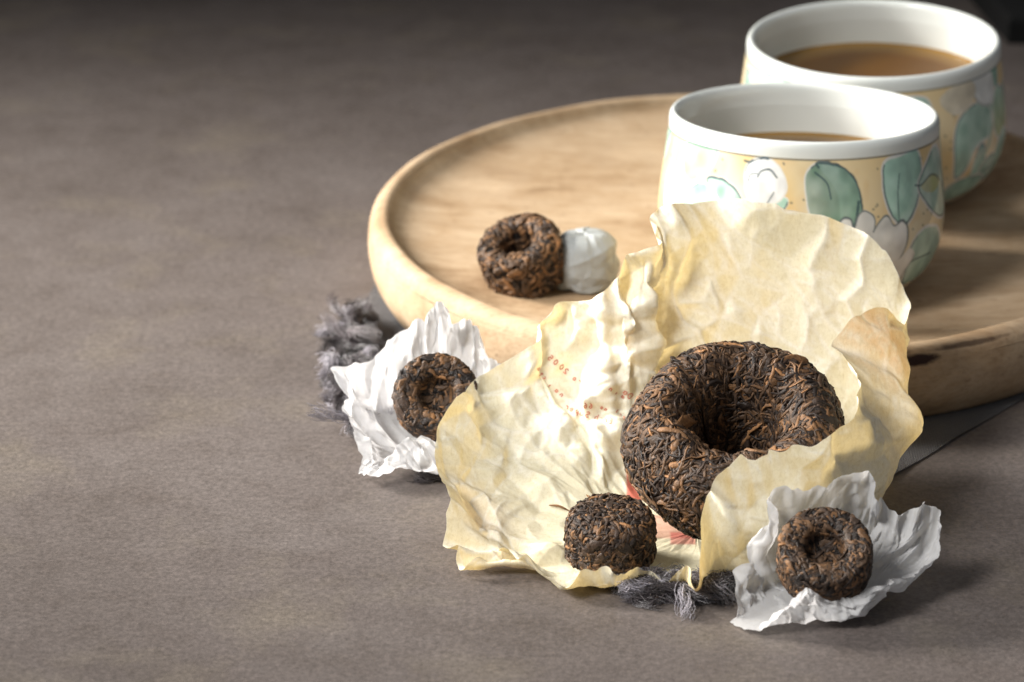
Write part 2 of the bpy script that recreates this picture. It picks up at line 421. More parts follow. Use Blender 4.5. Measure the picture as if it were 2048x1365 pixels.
    stroke(conv([(1795, 493), (1815, 478), (1852, 468)]), 1.7); stroke(conv([(1812, 528), (1812, 545), (1810, 560)]), 2.2)
    P0 = np.array([.78, .78, .74])
    shape(conv([(1650, 415), (1660, 405), (1674, 408), (1681, 420), (1690, 400), (1705, 394), (1722, 405), (1722, 425), (1708, 455), (1690, 480), (1660, 470), (1648, 440)]), P0, 2, 1.5, part=.8)
    shape(conv([(1706, 470), (1716, 435), (1736, 408), (1750, 402), (1764, 418), (1780, 410), (1792, 422), (1790, 455), (1770, 490), (1748, 515), (1715, 510)]), P0, 2, 1.6, part=.9)
    shape(conv([(1758, 500), (1780, 475), (1800, 458), (1812, 470), (1800, 500), (1797, 525), (1782, 540), (1760, 525)]), P0 * 1.04, 2, 1.5, part=.7)
    shape(conv([(1455, 382), (1490, 378), (1545, 375), (1535, 400), (1500, 415), (1462, 400)]), GR[0] * 1.2, 3, 1.2, GR[1], part=.5)
    shape(conv([(1462, 345), (1466, 322), (1490, 312), (1516, 318), (1536, 338), (1543, 360), (1530, 378), (1500, 384), (1472, 376)]), np.array([.80, .82, .82]), 4, .8, part=.25)
    stroke(conv([(1486, 341), (1493, 332), (1510, 330), (1524, 342)]), 1.8); stroke(conv([(1468, 350), (1472, 338), (1485, 336)]), 1.1)
    stroke(conv([(1458, 316), (1468, 318), (1474, 315)]), 2.0); stroke(conv([(1490, 313), (1498, 309), (1506, 312)]), 1.6); stroke(conv([(1508, 384), (1516, 372), (1520, 366)]), 1.4)
    shape(conv([(1390, 348), (1415, 346), (1440, 358), (1458, 378), (1464, 398), (1440, 410), (1415, 390)]), GR[3], 4, 1.8, GR[1] * .8, part=.7)
    shape(conv([(1352, 392), (1362, 364), (1378, 354), (1400, 364), (1420, 395), (1430, 425), (1390, 440), (1355, 425)]), GR[3], 5, 1.2, GR[3] * .85, part=.6)
    shape(conv([(1342, 300), (1356, 282), (1385, 280), (1402, 292), (1398, 318), (1380, 340), (1360, 350), (1346, 335)]), GR[3] * 1.05, 6, 1.0, GR[4] * 1.2, part=.5)
    shape(conv([(1318, 345), (1326, 325), (1338, 335), (1342, 365), (1345, 400), (1332, 415), (1320, 395)]), np.array([.80, .81, .80]), 4, .8, part=.4)
    stroke(np.c_[np.linspace(-W / 2, W / 2, 40), np.full(40, 1.5)], 1.6, DK, .75)
    b = np.clip((TY - 252) / 5, 0, 1)[..., None]; C = C * (1 - b) + WH * b
    l = np.clip(1 - np.abs(TY - 253) / 1.6, 0, 1)[..., None] * .7; C = C * (1 - l) + DK * l
    return C.reshape(-1, 3) * .86
ART = cup_art()
def make_cup(name, loc, tilt, spin, sc, label, first=None):
    rot = Matrix.Rotation(tilt[0], 3, 'X') @ Matrix.Rotation(tilt[1], 3, 'Y') @ Matrix.Rotation(spin, 3, 'Z') @ Matrix.Diagonal(Vector(sc))
    r = tag(empty(name, loc, rot), label, 'cup', 'matching painted tea cups')
    if first:
        for ch in first.children:
            c = ch.copy(); COL.objects.link(c); c.parent = r
        return r
    V, F = lathe(BAND, NA)
    mesh_obj('painted_body', V, F, M_PAINT, r, col=ART)
    top = resample([(3.385, 3.55), (3.385, 3.68), (3.375, 3.78), (3.34, 3.86), (3.27, 3.895), (3.19, 3.86), (3.14, 3.76), (3.14, 3.4)], 40)
    V, F = lathe(top, 160); mesh_obj('lip', V, F, M_WHITE, r)
    inn = resample([(3.14, 3.4), (3.24, 2.7), (3.32, 2.0), (3.26, 1.3), (2.9, .7), (2.2, .42), (0, .36)], 50)
    V, F = lathe(inn, 128); mesh_obj('inside', V, F, M_WHITE, r)
    foot = resample([(2.92, .28), (2.62, .17), (2.46, .10), (2.42, .0), (2.2, 0), (2.1, .12), (0, .16)], 40)
    V, F = lathe(foot, 128); mesh_obj('foot', V, F, M_WHITE, r)
    a = np.array([(0, 2.70), (1.5, 2.70), (2.8, 2.70), (3.12, 2.705), (3.195, 2.725), (3.247, 2.76)])
    V, F = lathe(resample(a, 30), 128); mesh_obj('tea', V, F, M_TEA, r)
    return r
FR = math.radians
cupA = make_cup('tea_cup', (.83, -3.65, 1.42), (FR(-5.2), FR(.6)), FR(-90), (.958, .958, 1.10),
                'white and yellow tea cup with leaves painted on, nearest the crumpled cream paper')
cupB = make_cup('tea_cup', (3.27, 3.5, 1.44), (FR(1.2), FR(-1)), FR(90), (.969, .969, 1.035),
                'painted tea cup standing behind the other cup at the top right', cupA)

# ------------------------------------------------------------------ pressed tea
PAL = np.array([(.022, .014, .010), (.042, .025, .016), (.072, .041, .022), (.115, .062, .030), (.17, .088, .039), (.24, .12, .05)])
def strands(prof, n, length, width, thick, bias, lift, seed, pal_p, vlo=0., vhi=1., jit=.02, nseg=9, nside=6, wmul=None, rmin=.05, flat=1.0):
    """curled leaf strands lying on a surface of revolution: returns per-strand vertex grids, colours and faces"""
    g = np.random.default_rng(seed)
    P = resample(prof, 400); dP = np.gradient(P, axis=0); L = np.r_[0, np.cumsum(np.linalg.norm(np.diff(P, axis=0), axis=1))]
    LT = L[-1]; T = dP / (np.linalg.norm(dP, axis=1)[:, None] + 1e-9); N = np.stack([-T[:, 1], T[:, 0]], -1)
    # area weighted start
    w = P[:, 0] * ((L / LT > vlo) & (L / LT < vhi)); w = np.cumsum(w); w /= w[-1]
    v = np.interp(g.random(n), w, L); u = g.random(n) * 2 * math.pi
    fld = 1.9 * np.sin(3 * u + 2.1 * v / LT * 6 + seed) + 1.3 * np.sin(5 * u - 9 * v / LT + 2 * seed) + g.normal(0, .45, n)
    al = np.where(g.random(n) < bias, math.pi / 2 + g.normal(0, .30, n), np.where(g.random(n) < .72, fld, g.random(n) * 2 * math.pi))
    ln = length * np.exp(g.normal(0, .38, n)); wd = width * np.exp(g.normal(0, .35, n)); th = thick * np.exp(g.normal(0, .3, n))
    if wmul is not None: wd *= wmul
    curv = g.normal(0, .8, n) / length; h0 = lift * g.random(n) ** 1.3
    ph, fr = g.random(n) * 6.28, 1 + g.random(n) * 2.0; tw, tw0 = flat * g.normal(0, .7, n), flat * g.normal(0, .35, n)
    pts = np.zeros((n, nseg, 3)); nor = np.zeros((n, nseg, 3))
    for k in range(nseg):
        f = k / (nseg - 1)
        rr = np.interp(v, L, P[:, 0]); zz = np.interp(v, L, P[:, 1]); nr = np.interp(v, L, N[:, 0]); nz = np.interp(v, L, N[:, 1])
        hh = h0 + jit * np.sin(ph + fr * 3.1 * f * 2) - (1 - np.sin(math.pi * f)) * .6 * th
        ro = rr + nr * hh
        pts[:, k] = np.c_[ro * np.cos(u), ro * np.sin(u), zz + nz * hh]
        nor[:, k] = np.c_[nr * np.cos(u), nr * np.sin(u), nz]
        ds = ln / (nseg - 1); a = al + curv * ln * f + .5 * np.sin(ph * 2 + 5 * f)
        v = np.clip(v + ds * np.sin(a), 0, LT); u = u + ds * np.cos(a) / np.maximum(rr, rmin * 4)
    tan = np.gradient(pts, axis=1); tan /= np.linalg.norm(tan, axis=2, keepdims=True) + 1e-9
    nor -= (nor * tan).sum(2, keepdims=True) * tan; nor /= np.linalg.norm(nor, axis=2, keepdims=True) + 1e-9
    bi = np.cross(tan, nor)
    f = np.linspace(0, 1, nseg)
    taper = np.clip(np.sin(math.pi * (f * .92 + .04)), 0, 1) ** .55
    taper = taper[None] * (1 + .18 * np.sin(ph[:, None] * 3 + 11 * f[None]))
    ang = tw0[:, None] + tw[:, None] * f[None]
    A = np.linspace(0, 2 * math.pi, nside, endpoint=False)
    ring = np.zeros((n, nseg, nside, 3))
    ca, sa = np.cos(ang)[..., None], np.sin(ang)[..., None]
    e1 = bi * ca + nor * sa; e2 = -bi * sa + nor * ca
    for j, a in enumerate(A):
        crease = 1 - .35 * (abs(math.sin(a)) > .9) * (math.sin(a) > 0)
        ring[:, :, j] = pts + e1 * (math.cos(a) * wd[:, None] * taper)[..., None] * .5 + e2 * (math.sin(a) * th[:, None] * taper * crease)[..., None] * .5
    ci = g.choice(len(PAL), n, p=pal_p); col = PAL[ci] * np.exp(g.normal(0, .22, (n, 1)))
    cols = np.repeat(col[:, None], nseg * nside, 1).reshape(n, nseg, nside, 3) * (.8 + .4 * g.random((n, nseg, 1, 1)))
    idx = np.arange(nseg * nside).reshape(nseg, nside); fs = []
    for k in range(nseg - 1):
        for j in range(nside):
            j2 = (j + 1) % nside; fs.append((idx[k, j], idx[k, j2], idx[k + 1, j2], idx[k + 1, j]))
    return ring.reshape(n, -1, 3), cols.reshape(n, -1, 3), np.array(fs), wd * ln
def core(prof, nu, nv, amp, seed, col=(.012, .008, .006)):
    P = resample(prof, nv); V, F = lathe(P, nu); g = np.random.default_rng(seed)
    return V + g.normal(0, amp, V.shape), F, np.broadcast_to(col, V.shape)
def tea_cake(name, prof, loc, axis, spin, label, cat, specs, group=None, nbig=60, groove=None):
    """specs: list of strand settings; the largest strands become parts of their own"""
    q = Vector((0, 0, 1)).rotation_difference(Vector(axis).normalized()).to_matrix() @ Matrix.Rotation(spin, 3, 'Z')
    r = tag(empty(name, loc, q), label, cat, group)
    V, F, c = core(prof, 160, 70, .012, 5); V = groove(V) if groove else V; mesh_obj('pressed_core', V, F, M_LEAF, r, col=c)
    RV_, RC, RF, n0 = [], [], [], 0; big = []
    for sp in specs:
        R, Cc, fs, size = strands(prof, **sp)
        R = groove(R) if groove else R
        order = np.argsort(-size)
        view = np.array(q.inverted() @ Vector(CAM - np.array(loc)).normalized())
        nb = min(len(order), sp.get('n') // 8)
        for i in order[:nb]: big.append((size[i], R[i], Cc[i], fs))
        rest = order[nb:]
        m = R.shape[1]
        RV_.append(R[rest].reshape(-1, 3)); RC.append(Cc[rest].reshape(-1, 3))
        RF.append((fs[None] + (np.arange(len(rest)) * m)[:, None, None]).reshape(-1, 4) + n0); n0 += len(rest) * m
    big.sort(key=lambda b: -b[0])
    for b in big[nbig:]:
        RV_.append(b[1]); RC.append(b[2]); RF.append(b[3] + n0); n0 += len(b[1])
    o = mesh_obj('pressed_leaves', np.vstack(RV_), np.vstack(RF), M_LEAF, r, col=np.vstack(RC)); o['kind'] = 'stuff'
    for b in big[:nbig]: mesh_obj('tea_leaf', b[1], b[3], M_LEAF, r, col=b[2])
    return r
TU = np.array([(0, -1.2), (.4, -1.16), (.72, -.85), (.84, -.2), (.97, .45), (1.25, .92), (1.62, 1.10), (1.98, .92), (2.24, .52), (2.36, 0), (2.24, -.52), (1.88, -1.0), (1.3, -1.4), (.6, -1.62), (0, -1.66)])
PB = (.20, .26, .24, .16, .10, .04)
def tuo_groove(P):
    a = np.arctan2(P[..., 1], P[..., 0]); r = np.hypot(P[..., 0], P[..., 1]); g = np.random.default_rng(8); gv = 0
    for _ in range(15):
        a0, w, d = g.random() * 6.283, .035 + .05 * g.random(), .5 + .7 * g.random()
        da = (a - a0 + .12 * np.sin(r * 3 + a0) + math.pi) % (2 * math.pi) - math.pi; gv = gv + d * np.exp(-(da / w) ** 2)
    w = np.clip((r - .45) / .4, 0, 1) * np.clip((2.0 - r) / .7, 0, 1) * (P[..., 2] > -.4)
    lump = .05 * np.sin(3 * a + 1) + .035 * np.sin(7 * a + 2 * r) + .03 * np.sin(11 * a + 3)
    Q_ = P.copy(); Q_[..., 2] += (lump - .10 * gv) * w; k = 1 + (.030 * np.sin(2 * a + .5) + .018 * np.sin(5 * a) + .05 * gv * w * (r < 1.2)); Q_[..., 0] *= k; Q_[..., 1] *= k
    return Q_
tl = math.radians(24)
tloc = atY(1472, 884, -14.75)
tuo = tea_cake('tea_cake', TU, tloc, (.03, -math.sin(tl), math.cos(tl)), .4, 'large dark nest shaped cake of pressed tea lying in the cream paper', 'tea cake',
   [dict(n=4400, length=.60, width=.078, thick=.048, bias=.42, lift=.045, seed=11, pal_p=PB, jit=.010),
    dict(n=2400, length=.34, width=.075, thick=.045, bias=.2, lift=.06, seed=12, pal_p=PB, nseg=7, jit=.010),
    dict(n=700, length=.95, width=.085, thick=.055, bias=.85, lift=.04, seed=13, pal_p=PB, vlo=.05, vhi=.40, jit=.010),
    dict(n=380, length=.70, width=.16, thick=.04, bias=.3, lift=.065, seed=14, pal_p=(.15, .2, .2, .2, .17, .08), jit=.012)], nbig=220, groove=tuo_groove)
MINI = np.array([(0, -.30), (.25, -.28), (.40, .0), (.45, .40), (.55, .58), (.74, .62), (.90, .58), (.985, .44), (1.0, .2), (1.0, -.1), (.985, -.36), (.92, -.54), (.5, -.62), (0, -.62)])
FLATM = np.array([(0, .12), (.26, .13), (.38, .26), (.44, .46), (.54, .60), (.74, .635), (.92, .62), (.985, .54), (1.0, .34), (1.0, -.1), (.985, -.38), (.92, -.54), (.5, -.62), (0, -.62)])
DOME = np.array([(0, .62), (.3, .615), (.64, .58), (.86, .49), (.97, .34), (1.0, .1), (1.0, -.3), (.98, -.56), (.6, -.60), (0, -.56)])
def mini(prof, px, py, Y, axis, spin, R, label, seed, pal, group='small pressed tea cakes', rough=.05, nbig=40, k=.85):
    P = prof * R
    return tea_cake('small_tea_cake', P, atY(px, py, Y) if Y < 0 else atZ(px, py, Y), axis, spin, label, 'tea cake',
       [dict(n=int(420 / k ** 2), length=.40 * k, width=.10 * k, thick=.04, bias=.2, lift=rough, seed=seed, pal_p=pal, nseg=8, jit=.006, flat=.6),
        dict(n=int(420 / k ** 2), length=.20, width=.07 * k, thick=.035, bias=.2, lift=rough * 1.3, seed=seed + 1, pal_p=pal, nseg=6, jit=.006, flat=.6),
        dict(n=int(240 * k), length=.44, width=.17 * k, thick=.026, bias=.2, lift=rough, seed=seed + 2, pal_p=pal, nseg=8, jit=.003, flat=.15)], group, nbig)
PM = (.12, .16, .20, .22, .20, .10); PD = (.24, .28, .24, .13, .08, .03)
mini(MINI, 1046, 516, 2.22, (-.26, -.30, .9), .3, 1.0, 'small tea cake with a deep hole leaning on the wooden tray', 31, PM, rough=.045)
mini(FLATM * [1, .78], 872, 797, -11.2, (.02, -.74, .66), 1.2, .93, 'small tea cake nestled in the white paper at left', 41, (.14, .24, .26, .18, .12, .06), rough=.008, k=1.0)
mini(DOME, 1221, 1066, -16.75, (.0, -.10, 1), 2.2, .91, 'small domed tea cake sitting in the front of the cream paper', 51, PD, rough=.035, k=.68)
mini(FLATM * [1, .85], 1649, 1117, -18.5, (-.03, -.50, .85), 3.0, .95, 'small tea cake nestled in the white paper at lower right', 61, (.16, .26, .28, .18, .09, .03), rough=.008, k=1.0)

# ------------------------------------------------------------------ crumpled paper
def facet_noise(S, T, spacing, seed, R, Ry=None):
    """piecewise linear folds: random heights on an irregular triangulation"""
    g = np.random.default_rng(seed); k = int(2 * R / spacing) + 3; Ry = Ry or R; k2 = int(2 * Ry / spacing) + 3
    gx, gy = np.meshgrid(np.arange(k), np.arange(k2), indexing='ij')
    p = np.stack([gx, gy], -1).reshape(-1, 2) * spacing - [R + spacing, Ry + spacing] + g.uniform(-.48, .48, (k * k2, 2)) * spacing
    val = g.uniform(-1, 1, len(p))
    vs, _, fs, orig, *_ = delaunay_2d_cdt([Vector(x) for x in p], [], [], 0, 1e-6, True)
    vv = np.array([list(v) for v in vs]); val = np.array([val[o[0]] if o else 0 for o in orig])
    h = np.zeros(S.size); s, t = S.ravel(), T.ravel(); order = np.argsort(s); ss = s[order]
    for f in fs:
        a, b, c = vv[f[0]], vv[f[1]], vv[f[2]]
        i0, i1 = np.searchsorted(ss, (min(a[0], b[0], c[0]), max(a[0], b[0], c[0]))); ix = order[i0:i1]
        tt = t[ix]; ix = ix[(tt >= min(a[1], b[1], c[1])) & (tt <= max(a[1], b[1], c[1]))]
        if not len(ix): continue
        d = (b[1] - c[1]) * (a[0] - c[0]) + (c[0] - b[0]) * (a[1] - c[1])
        if abs(d) < 1e-9: continue
        l0 = ((b[1] - c[1]) * (s[ix] - c[0]) + (c[0] - b[0]) * (t[ix] - c[1])) / d
        l1 = ((c[1] - a[1]) * (s[ix] - c[0]) + (a[0] - c[0]) * (t[ix] - c[1])) / d
        l2 = 1 - l0 - l1; ok = (l0 > -1e-4) & (l1 > -1e-4) & (l2 > -1e-4); q = ix[ok]
        h[q] = l0[ok] * val[f[0]] + l1[ok] * val[f[1]] + l2[ok] * val[f[2]]
    return h.reshape(S.shape)
def sheet_grid(cols, nth, nr, power=1.0):
    """cols: (m, K, 3) control points from the middle outwards, m columns round the sheet"""
    C_ = np.array(cols); m, K, _ = C_.shape
    A = np.stack([catmull(C_[:, k], nth, True) for k in range(K)], 1)        # nth,K,3
    G = np.stack([catmull(A[i], nr) for i in range(nth)], 0)                 # nth,nr,3
    return G
def normals(G):
    du = np.roll(G, -1, 0) - np.roll(G, 1, 0); dv = np.gradient(G, axis=1)
    n = np.cross(du, dv); n /= np.linalg.norm(n, axis=2, keepdims=True) + 1e-9
    return n
def pleats(th, seed, k0, k1, nw):
    """sum of triangle waves with random phases round the sheet"""
    g = np.random.default_rng(seed); out = 0
    for _ in range(nw):
        k = int(g.integers(k0, k1)); p = g.random() + .25 * np.sin(th * int(g.integers(1, 4)) + g.random() * 6)
        out = out + (np.abs(((th / (2 * math.pi) * k + p) % 1) - .5) * 4 - 1) * g.uniform(.5, 1)
    return out / nw

def smooth_floor(z, lo):   # keep the sheet above what carries it
    return np.where(z < lo, lo + (z - lo) * .06, z)

def ridges(S, T, n, seed, R, lmin, lmax, wmin, wmax, radial=.5, r0=.3, strip=None):
    """sharp crease lines scattered over the flat sheet"""
    g = np.random.default_rng(seed); out = np.zeros(S.shape)
    for _ in range(n):
        rad, an = R * (r0 + (1 - r0) * math.sqrt(g.random())), g.random() * 6.283; x0, y0 = rad * math.cos(an), rad * math.sin(an)
        if strip: x0, y0 = g.uniform(*strip[:2]), g.uniform(*strip[2:]); an = math.pi / 2
        d = an + g.normal(0, .35) if g.random() < radial else g.random() * 6.283; L, w = g.uniform(lmin, lmax), g.uniform(wmin, wmax)
        m = (np.abs(S - x0) < L) & (np.abs(T - y0) < L); s_, t_ = S[m] - x0, T[m] - y0
        al = s_ * math.cos(d) + t_ * math.sin(d); pe = -s_ * math.sin(d) + t_ * math.cos(d) + .12 * L * np.sin(al / L * 4 + x0 * 7)
        out[m] += (1 if g.random() < .6 else -1) * g.uniform(.5, 1) * w * np.exp(-np.abs(pe) / w) * np.clip(1 - (al / (L * .55)) ** 2, 0, 1)
    return out

# --- the cream wrapping paper
E_ = [  # edge px, py, Y ; where the sheet leaves the floor X, Y, Z
 (1480, 398, -9.0, -1.0, -12.3, .40), (1405, 404, -9.0, -1.6, -12.4, .40), (1338, 414, -9.3, -2.1, -12.5, .40), (1296, 445, -9.7, -2.5, -12.6, .38),
 (1292, 490, -10.2, -2.8, -12.8, .36), (1250, 522, -10.1, -3.1, -12.9, .34), (1200, 585, -10.4, -3.4, -13.1, .32), (1112, 608, -10.1, -3.8, -13.2, .30),
 (1085, 668, -10.7, -4.1, -13.4, .30), (1005, 718, -11.0, -4.3, -13.7, .28), (945, 760, -11.4, -4.5, -14.0, .26), (905, 812, -12.6, -4.7, -14.3, .25),
 (880, 868, -13.5, -4.8, -14.6, .24), (871, 920, -14.3, -4.9, -15.0, .22), (882, 985, -15.2, -4.9, -15.4, .2), (890, 1030, -15.9, -4.9, -15.9, .2),
 (905, 1085, -16.7, -4.9, -16.3, .2), (935, 1118, -17.0, -4.8, -16.7, .2), (1000, 1116, -17.0, -4.7, -17.0, .2), (1045, 1150, -17.6, -4.6, -17.2, .2),
 (1130, 1146, -17.9, -4.4, -17.4, .2), (1205, 1126, -17.9, -4.0, -17.5, .2), (1270, 1136, -17.9, -3.5, -17.5, .2), (1330, 1146, -17.8, -3.0, -17.4, .2),
 (1374, 1132, -18.2, -2.5, -17.3, .2), (1392, 1176, -18.8, -2.25, -17.25, .2), (1406, 1085, -18.0, -2.0, -17.2, .2), (1414, 1005, -17.3, -1.7, -17.1, .2),
 (1450, 940, -17.35, -1.3, -17.1, .2), (1505, 908, -17.25, -.8, -17.05, .2), (1575, 902, -17.1, -.2, -16.95, .2), (1640, 872, -16.6, .4, -16.6, .2),
 (1692, 832, -15.7, .8, -16.0, .2), (1704, 765, -14.0, 1.0, -15.2, .22), (1676, 690, -12.9, 1.2, -14.5, .25), (1700, 638, -12.1, 1.25, -13.9, .28),
 (1748, 616, -11.4, 1.15, -13.5, .3), (1800, 640, -10.7, .95, -13.2, .32), (1811, 588, -10.0, .7, -13.0, .34), (1788, 532, -9.7, .5, -12.8, .36),
 (1748, 482, -9.5, .3, -12.6, .38), (1690, 450, -9.3, .0, -12.5, .4), (1605, 424, -9.1, -.3, -12.4, .4), (1540, 408, -9.0, -.6, -12.3, .4)]
MID = {  # hand set middle of the wall: X, Y, Z
 31: (.95, -16.75, 1.4), 32: (1.75, -15.6, 1.5), 33: (2.1, -14.5, 1.7), 34: (2.35, -13.4, 2.0), 35: (2.4, -12.5, 2.3), 36: (2.4, -11.8, 2.45), 37: (2.2, -11.4, 2.3)}
cen = np.array([-2.2, -15.1, .16]); cols = []
for i, (px, py, Y, fx, fy, fz) in enumerate(E_):
    e = atY(px, py, Y); f = np.array([fx, fy, fz]); d = e - f; ln = np.linalg.norm(d)
    hd = d * [1, 1, 0]; hd = (f - cen) * [1, 1, 0]; hd /= np.linalg.norm(hd)
    mid = f + d * .5 + hd * ln * .10 - np.array([0, 0, ln * .07])
    if i in MID: mid = np.array(MID[i])
    cols.append([cen, cen * .45 + f * .55 + [0, 0, -.02], f, mid, e])
NTH, NR = 760, 230
G = sheet_grid(cols, NTH, NR)
th = np.linspace(0, 2 * math.pi, NTH, endpoint=False)[:, None] * np.ones((1, NR)); rr = np.linspace(0, 1, NR)[None] * np.ones((NTH, 1))
ci = th / (2 * math.pi) * len(E_)                                            # column coordinate
# flat coordinates of the sheet: length round the rim and length outwards
e_ = G[:, 170]; ln_ = np.linalg.norm(np.roll(e_, -1, 0) - e_, axis=1); per = np.r_[0, np.cumsum(ln_)][:-1]; PT = ln_.sum()
per = (per - per[int(29.5 / len(E_) * NTH)]) % PT - PT / 2                 # the join lies in the front wall behind the tissue
S = per[:, None] * np.ones((1, NR)); T = np.c_[np.zeros(NTH), np.cumsum(np.linalg.norm(np.diff(G, axis=1), axis=2), 1)] - 4
RX, RY = PT / 2 + .3, 5.2; STRIP = (-PT / 2, PT / 2, -2.5, 4.5)
seamf = np.clip((PT / 2 - np.abs(S)) / .5, .15, 1)
wall = np.clip((rr - .42) / .3, 0, 1)
def bumpc(c0, w):
    d = (ci - c0 + len(E_) / 2) % len(E_) - len(E_) / 2; return np.exp(-(d / w) ** 2)
crush = bumpc(5.5, 2.4); soft = (1 - .35 * bumpc(40.5, 3.5)) * (1 - .65 * bumpc(25, 2.2))
Nn = normals(G)
f1, f2, f3, f4 = (facet_noise(S, T, sp, sd, RX, RY) * seamf for sp, sd in ((2.0, 1), (1.0, 2), (.5, 3), (.26, 4)))
pl = pleats(th, 9, 16, 34, 4); pl2 = pleats(th, 19, 40, 75, 3)
amp = wall * soft
h = amp * (.36 * f1 + .25 * f2 + .10 * f3 + .012 * f4) + crush * wall * (.20 * f2 + .19 * f3 + .06 * f4)
front = bumpc(21, 5) + .8 * bumpc(16, 2) + .7 * bumpc(29, 3)
h += wall * rr ** 2 * (.16 * pl + .06 * pl2) * (.10 + 1.1 * np.clip(front, 0, 1)) + crush * rr ** 3 * .30 * pleats(th, 29, 50, 80, 2)
h += wall * rr ** 2 * .26 * (np.abs((ci * .62 + .25 * f1) % 1 - .5) * 4 - 1) * bumpc(16.5, 2.2)
h += (1 - wall) * (.02 * f2 + .01 * f3)
h += wall * (ridges(S, T, 90, 61, 7, .9, 2.8, .05, .12, .25, strip=STRIP) * 1.1 + ridges(S, T, 800, 62, 7, .3, 1.2, .02, .05, .1, strip=STRIP) * .7) + crush * wall * ridges(S, T, 700, 63, 7, .3, .9, .04, .12, .3, strip=STRIP) * .8
# one long soft fold in the left lobe, one sharp vertical crease in the back wall
h += -.16 * np.exp(-((ci - 11.5 - 2.5 * (rr - .5)) / .7) ** 2) * wall + .12 * np.exp(-np.abs(ci - 9.2) / .5) * wall
wob = .5 * f2 + .35 * f3
h += .12 * wall * np.exp(-np.abs(ci - 42.3 + 1.6 * (rr - .7) + wob) / .3) * np.clip((rr - .55) * 4, 0, 1) + .11 * wall * np.exp(-np.abs(ci - 40.9 + 2.2 * (rr - .6) - wob) / .35)
h += .12 * wall * np.exp(-np.abs(ci - 1.6 - 3.0 * (rr - .75) + wob) / .3)
# pocket pressed into the folded right side
sgn = np.sign((Nn * (np.array([-2, -15, 4.]) - G)).sum(2, keepdims=True)); sgn[sgn == 0] = 1
Nn = Nn * np.sign(sgn[:, 120:121])
lap = np.abs(np.roll(h, 1, 0) + np.roll(h, -1, 0) - 2 * h) * 3 + np.abs(np.roll(h, 1, 1) + np.roll(h, -1, 1) - 2 * h) * 3
lap = (lap + np.roll(lap, 1, 0) + np.roll(lap, -1, 0)) / 3; worn = np.clip(lap / .05, 0, 1) * wall
G = G + Nn * h[..., None]
edge = np.clip((rr - .9) / .1, 0, 1)
G[..., 2] += edge * (.13 * pleats(th, 39, 34, 60, 2) * (front + .4 * crush))
rg = G - G[:, -12:-11]; rg /= np.linalg.norm(rg, axis=2, keepdims=True) + 1e-6
G += rg * (np.clip((rr - .955) / .045, 0, 1) * .10 * facet_noise(S, T * 0, .45, 91, RX, .6))[..., None]
G[..., 2] = smooth_floor(G[..., 2], .13)
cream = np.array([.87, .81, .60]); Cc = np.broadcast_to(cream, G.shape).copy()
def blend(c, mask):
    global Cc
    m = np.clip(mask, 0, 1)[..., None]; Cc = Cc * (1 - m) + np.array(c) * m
n_st = facet_noise(S, T, 1.3, 77, RX, RY) * .5 + .5
blend((.87, .79, .55), .22 * np.clip(n_st - .35, 0, 1) * wall)
blend((.82, .58, .42), .35 * bumpc(14, 1.3) * np.exp(-((rr - .8) / .12) ** 2))
blend((.86, .60, .36), .8 * bumpc(35.2, 1.2) * np.clip((rr - .72) / .12, 0, 1))  # peach on the right flap: light glowing through, put into the colour
blend((.88, .72, .36), .5 * (bumpc(25, 1.3) + bumpc(16, 1.2)) * wall)  # yellow front tip and left fold: transmitted glow painted into the sheet
blend((.95, .93, .84), .6 * worn)
Q = topx(G)
def red(x0, x1, y0, y1, a, c=(.62, .07, .04)):
    m = np.clip(np.minimum.reduce([Q[..., 0] - x0, x1 - Q[..., 0], Q[..., 1] - y0, y1 - Q[..., 1]]) / 4 + .3, 0, 1) * (rr < .62)
    blend(c, m * a)
red(1252, 1284, 940, 1016, .85); red(1305, 1388, 1030, 1078, .55, (.60, .16, .12)); red(1340, 1392, 1064, 1090, .7, (.55, .10, .09))
yp = empty('wrapping_paper', tuple(cen * [1, 1, 0]))
tag(yp, 'large crumpled cream wrapping paper spread open round the big tea cake', 'paper')
off = np.array([cen[0], cen[1], 0])
Vy = G.reshape(-1, 3); Fy = grid_faces(NTH, NR)
sheet = mesh_obj('sheet', Vy - off, Fy, M_YELLOW, yp, col=Cc.reshape(-1, 3))
